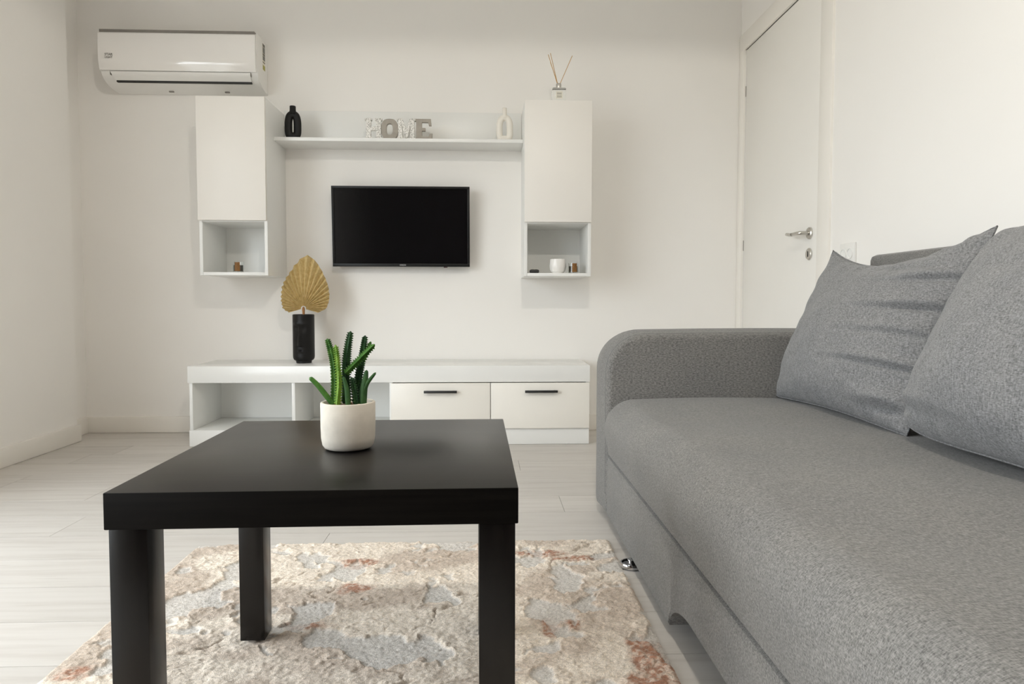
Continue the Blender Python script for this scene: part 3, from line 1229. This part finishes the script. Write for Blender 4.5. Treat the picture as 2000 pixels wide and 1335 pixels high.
ysamp = sorted(set([SYN + .003, SYF - .002] + [SYN + .003 + (SYF - SYN - .005) * k / 60 for k in range(61)] + [ARC0 - .16 * (1 - math.cos(PI / 2 * k / 12)) for k in range(13)] + [ARC1 + .16 * (1 - math.cos(PI / 2 * k / 12)) for k in range(13)]))
bm = bmesh.new()
cols = []
TB = .045
for y in ysamp:
    zb = base_bottom(y)
    cols.append([bm.verts.new((FX + dx - so.x, y - so.y, z)) for dx, z in ((.004, zb), (.0, zb + .006), (.0, .2), (.003, .214), (.010, .2185), (TB, .2185), (TB, zb))])
for i in range(len(cols) - 1):
    for k in range(7):
        bm.faces.new((cols[i][k], cols[i][(k + 1) % 7], cols[i + 1][(k + 1) % 7], cols[i + 1][k]))
bm.faces.new(cols[0])
bm.faces.new(cols[-1])
obj('base_panel', fin(bm, 'base_panel', 40), SOFAM, sofa)
rbox('base_box', sofa, FX + .12, 1.34, SYN + .02, SYF - .02, .10, .2185, BLKP, 0)
soft = rbox('backrest', sofa, 1.205, 1.36, SYN + .02, 2.14, .2, .862, SOFAM, .018)
for fx, fy in ((.388, 1.812), (.46, .55), (1.28, 2.0), (1.28, .5)):
    f = obj('foot', lathe_mesh('foot', [(0, .0005), (.024, .0005), (.026, .003), (.026, .008), (.0235, .0125), (.019, .0105), (.016, .0085), (.016, .1), (0, .1)] if fx > .4 else
                               [(0, .0005), (.027, .0005), (.030, .003), (.0305, .010), (.0285, .0145), (.025, .0145), (.0225, .009), (.012, .007), (.010, .0075), (.010, .0225), (0, .0225)], 32, 35), CHROME, sofa,
            (fx - so.x, fy - so.y, 0))

# ------------------------------------------------------------------ cushions


def pnoise(x, y, seed):
    """smooth numpy value noise"""
    rs = np.random.default_rng(seed)
    g = rs.random((64, 64))
    xi, yi = np.floor(x).astype(int), np.floor(y).astype(int)
    fx, fy = x - xi, y - yi
    fx, fy = fx * fx * fx * (fx * (fx * 6 - 15) + 10), fy * fy * fy * (fy * (fy * 6 - 15) + 10)
    a = g[xi % 64, yi % 64]
    b = g[(xi + 1) % 64, yi % 64]
    c = g[xi % 64, (yi + 1) % 64]
    d = g[(xi + 1) % 64, (yi + 1) % 64]
    return (a * (1 - fx) + b * fx) * (1 - fy) + (c * (1 - fx) + d * fx) * fy


def fbm(x, y, seed, oct=4, gain=.5):
    s, amp, tot = 0, 1.0, 0
    for o in range(oct):
        s = s + amp * pnoise(x * 2 ** o + 17.3 * o, y * 2 ** o + 5.1 * o, seed + o)
        tot += amp
        amp *= gain
    return s / tot


def cushion(name, corners, thick, label, seed, creases, round_corner=0.0, droop=0.0):
    """corners: BL, BR, TR, TL seen from the seat front (world points on the seam)"""
    BL, BR, TR, TL = [Vector(c) for c in corners]
    ctr = (BL + BR + TR + TL) / 4
    base = Vector((ctr.x, ctr.y, min(c.z for c in (BL, BR, TR, TL))))
    e = tag(empty(name, base), label, 'cushion', 'scatter cushions on the sofa')
    U = ((BR + TR) - (BL + TL)) / 4
    V = ((TL + TR) - (BL + BR)) / 4
    nrm = U.cross(V).normalized()
    if nrm.x > 0:
        nrm = -nrm      # towards the room
    n = 96
    us = np.linspace(-1, 1, n + 1)
    verts, faces = [], []
    uu, vv = np.meshgrid(us, us, indexing='ij')
    pinch = .075
    ue = uu * (1 - pinch * (1 - vv ** 2) * np.abs(uu) ** 1.0) + 0
    ve = vv * (1 - pinch * (1 - uu ** 2) * np.abs(vv))
    if round_corner:
        rr = round_corner * (np.abs(uu) * np.abs(vv)) ** 3
        ue, ve = ue * (1 - rr), ve * (1 - rr)
    th = thick * ((1 - uu ** 2) ** .52) * ((1 - vv ** 2) ** .52)
    th *= 1 - .22 * vv        # belly sinks downwards
    th *= .9 + .1 * (1 - uu ** 2)
    wr = (fbm(uu * 2.2 + 9, vv * 2.2 + 4, seed, 3) - .5) * .020
    # radiating gathers near the corners and seams
    edge = (np.clip(np.abs(uu), 0, 1) ** 6 + np.clip(np.abs(vv), 0, 1) ** 6)
    gat = np.sin(vv * 19 + 4 * fbm(uu * 3, vv * 3, seed + 9, 2)) * np.clip(np.clip(uu, -.5, 1) ** 4, 0, 1) * .004
    gat += np.sin(uu * 23 + 4 * fbm(uu * 3, vv * 3, seed + 19, 2)) * np.clip(np.abs(vv) ** 5, 0, 1) * .004
    cre = np.zeros_like(uu)
    for (cu, cv, lu, lv, amp, slope) in creases:
        dv = vv - cv - slope * (uu - cu)
        g = np.exp(-((uu - cu) / lu) ** 2)
        cre += amp * g * (-np.exp(-(dv / lv) ** 2) + .75 * np.exp(-((dv - 1.9 * lv) / (1.2 * lv)) ** 2))
    mask = np.clip(th / (thick * .25), 0, 1)
    front = th + (wr + cre) * mask + gat * np.clip(th / (thick * .12), 0, 1)
    back = -th * .72
    P0 = np.array(ctr - base)
    Ua, Va, Na = np.array(U), np.array(V), np.array(nrm)
    # use bilinear corner interpolation so the four corners land where measured
    cBL, cBR, cTR, cTL = [np.array(c - base) for c in (BL, BR, TR, TL)]

    def surf(off):
        a, b = (ue + 1) / 2, (ve + 1) / 2
        p = ((1 - a) * (1 - b))[..., None] * cBL + (a * (1 - b))[..., None] * cBR + (a * b)[..., None] * cTR + ((1 - a) * b)[..., None] * cTL
        p = p + off[..., None] * Na
        if droop:
            p[..., 2] -= droop * (1 - uu ** 2) * (1 - .3 * uu) * np.clip((vv + 1) / 2, 0, 1) ** 3
        p[..., 2] = np.maximum(p[..., 2], .0015)
        return p
    F, Bk = surf(front), surf(back)
    N = n + 1
    verts = np.concatenate([F.reshape(-1, 3), Bk.reshape(-1, 3)])
    for i in range(n):
        for j in range(n):
            a = i * N + j
            faces.append((a, a + N, a + N + 1, a + 1))
            o = N * N
            faces.append((o + a, o + a + 1, o + a + N + 1, o + a + N))
    me = bpy.data.meshes.new('cushion_body')
    me.from_pydata(verts.tolist(), [], faces)
    bm = bmesh.new()
    bm.from_mesh(me)
    bmesh.ops.remove_doubles(bm, verts=bm.verts, dist=.0004)
    bpy.data.meshes.remove(me)
    body = obj('cushion_cover', fin(bm, 'cushion_cover', 80), PILM, e)
    # seam edge piping
    loop = [(i, 0) for i in range(0, n, 2)] + [(n, j) for j in range(0, n, 2)] + [(i, n) for i in range(n, 0, -2)] + [(0, j) for j in range(n, 0, -2)]
    pts = [Vector(F[i, j]) for i, j in loop]
    obj('seam_edge', tube_mesh('seam_edge', pts, .0026, 6, True), PILM, e)
    return e


cushion('sofa_cushion', [(.928, 2.180, .404), (.955, 1.512, .402), (1.112, 1.450, .888), (1.108, 2.176, .886)], .105,
        'grey square cushion leaning beside the far armrest', 31,
        [(.85, .48, .42, .035, .011, -.05), (.80, .17, .50, .03, .012, .02), (.75, -.10, .5, .035, .008, .03), (.8, -.42, .55, .03, .013, .05), (.78, -.83, .22, .05, .016, .1), (.3, .72, .4, .05, .006, -.2)],
        .035, .056)
cushion('sofa_cushion', [(.922, 1.528, .412), (.93, .83, .410), (1.135, .80, .885), (1.105, 1.485, .89)], .125,
        'grey square cushion nearer the camera, cut by the picture edge', 57,
        [(-.7, -.8, .4, .05, .008, -.1), (.2, .5, .5, .06, .006, .1)], .13, .0)

# ------------------------------------------------------------------ rug
RX0, RX1, RY0, RY1 = -.838, .362, .32, 2.012
nx_, ny_ = 400, 590
# finer rows where the rug is in view
ty = np.concatenate([np.linspace(RY0, 1.15, 190, endpoint=False), np.linspace(1.15, RY1, ny_ - 190 + 1)])
tx = np.linspace(RX0, RX1, nx_ + 1)
gx, gy = np.meshgrid(tx, ty, indexing='ij')
wx = gx + .05 * (fbm(gx * 6, gy * 6, 101, 3) - .5) + .02 * (fbm(gx * 30, gy * 30, 111, 2) - .5)
wy = gy + .05 * (fbm(gx * 6 + 40, gy * 6, 121, 3) - .5) + .02 * (fbm(gx * 30, gy * 30 + 9, 131, 2) - .5)
m1 = fbm(wx * 9.5 + wy * 3, wy * 8.5 - wx * 2, 141, 4, .55)
m2 = fbm(wx * 4 + 3, wy * 9 - wx * 3, 151, 4, .55)


def sst(x, a, b):
    t = np.clip((x - a) / (b - a), 0, 1)
    return t * t * (3 - 2 * t)


blob = lambda x, y, a, b: np.exp(-((wx - x) / a) ** 2 - ((wy - y) / b) ** 2)
brk = fbm(gx * 55, gy * 55, 211, 3)
mm = m1 + .10 * (brk - .5) + .15 * (blob(-.23, 1.62, .09, .06) + blob(.215, 1.585, .09, .055) + blob(-.63, 1.83, .08, .05) + blob(-.56, 1.49, .05, .07) + blob(-.22, 1.37, .10, .035))
low = sst(mm, .592, .628)
rim = np.exp(-((mm - .575) / .018) ** 2)
veins = np.abs(m2 - .5)
crack = 1 - sst(veins, .004, .015)
crack *= sst(fbm(gx * 8, gy * 8, 161, 2), .44, .52)
pile = (1 - low) * (1 - .95 * crack)
fine = fbm(gx * 160, gy * 160, 171, 2)
lump = fbm(gx * 45, gy * 45, 181, 3)
hgt = .0036 + .0042 * pile + .0026 * rim * sst(brk, .4, .6) + .0048 * (lump - .5) * (.25 + pile) + .0030 * (fine - .5) + .0018 * (rng.random(gx.shape) - .5)
edge = np.minimum(np.minimum(gx - RX0, RX1 - gx), np.minimum(gy - RY0, RY1 - gy))
hgt = np.minimum(hgt, .0122) * (.35 + .65 * sst(edge, 0, .008))
rust = (1.15 * blob(-.364, 1.863, .06, .035) + 1.05 * blob(-.325, 1.685, .055, .04) + .8 * blob(-.38, 1.50, .10, .035) + 1.1 * blob(.16, 1.915, .09, .03) + 1.15 * blob(.26, 1.86, .12, .022)
        + 1.1 * blob(.135, 1.475, .028, .06) + .9 * blob(.192, 1.475, .02, .035) + 1.2 * blob(.338, 1.34, .05, .09) + 1.25 * blob(.33, 1.2, .09, .08) + .9 * blob(-.79, 1.30, .06, .03) + .6 * blob(-.70, 1.92, .10, .02))
rust = np.clip(sst(rust * (.45 + 1.1 * fbm(wx * 22, wy * 30, 191, 3)), .38, .85), 0, 1) * (1 - .7 * low) * (.4 + .6 * sst(fbm(gx * 120, gy * 120, 221, 2), .32, .62)) * (.55 + .45 * rng.random(gx.shape))
taupe = sst(fbm(wx * 5 + 11, wy * 8 + 3, 201, 4), .42, .66)
cream = np.array([.84, .75, .645])
tau = np.array([.61, .515, .43])
blu = np.array([.68, .66, .63])
ru = np.array([.41, .19, .11])
col = cream[None, None] * (1 - taupe[..., None]) + tau[None, None] * taupe[..., None]
col = col * (1 - .8 * low[..., None]) + blu * .8 * low[..., None]
col = col * (1 + .12 * rim[..., None])
crevice_shade = (crack * (1 - low))[..., None]
col = col * (1 - .55 * crevice_shade) + np.array([.34, .26, .19]) * .55 * crevice_shade  # shadow in the crevices painted into the pile colour
rm_ = np.clip(rust[..., None] * 1.3, 0, .95)
col = col * (1 - rm_) + ru * rm_
col *= (.80 + .36 * rng.random(gx.shape))[..., None]
N2 = len(ty)
vv_ = np.stack([gx, gy, hgt], -1).reshape(-1, 3)
ii, jj = np.meshgrid(np.arange(nx_), np.arange(N2 - 1), indexing='ij')
a = (ii * N2 + jj).reshape(-1)
quads = np.stack([a, a + N2, a + N2 + 1, a + 1], -1)
me = bpy.data.meshes.new('rug_pile')
me.from_pydata((vv_ - np.array([(RX0 + RX1) / 2, (RY0 + RY1) / 2, 0])).tolist(), [], quads.tolist())
ca = me.color_attributes.new('yarn', 'FLOAT_COLOR', 'POINT')
ca.data.foreach_set('color', np.concatenate([col.reshape(-1, 3), np.ones((col.shape[0] * col.shape[1], 1))], 1).astype(np.float32).reshape(-1))
for p in me.polygons:
    p.use_smooth = True


def rug_mat():
    M = NT('rug_yarn')
    at = M.n('ShaderNodeVertexColor', layer_name='yarn')
    v = M.coords()
    f1 = M.noise(v, 420, 3, .7)
    c = M.mix(1, at.outputs[0], M.ramp(f1, [(.3, (.78, .77, .76)), (.65, (1.12, 1.1, 1.08))]), 'MULTIPLY')
    M.color(c)
    M.b.inputs['Roughness'].default_value = 1
    M.b.inputs['Specular IOR Level'].default_value = .05
    M.b.inputs['Sheen Weight'].default_value = .2
    M.bump(f1, .8, .003)
    return M.m


rug = tag(empty('rug', ((RX0 + RX1) / 2, (RY0 + RY1) / 2, .0006)), 'cream and rust abstract carved pile rug under the table', 'rug')
obj('rug_pile', me, rug_mat(), rug)
box('rug_backing', RX0 - rug.location.x + .001, RX1 - rug.location.x - .001, RY0 - rug.location.y + .001, RY1 - rug.location.y - .001, 0, .0008,
    simple('rug_backing_jute', (.40, .30, .17), .95, .1, 200), rug)
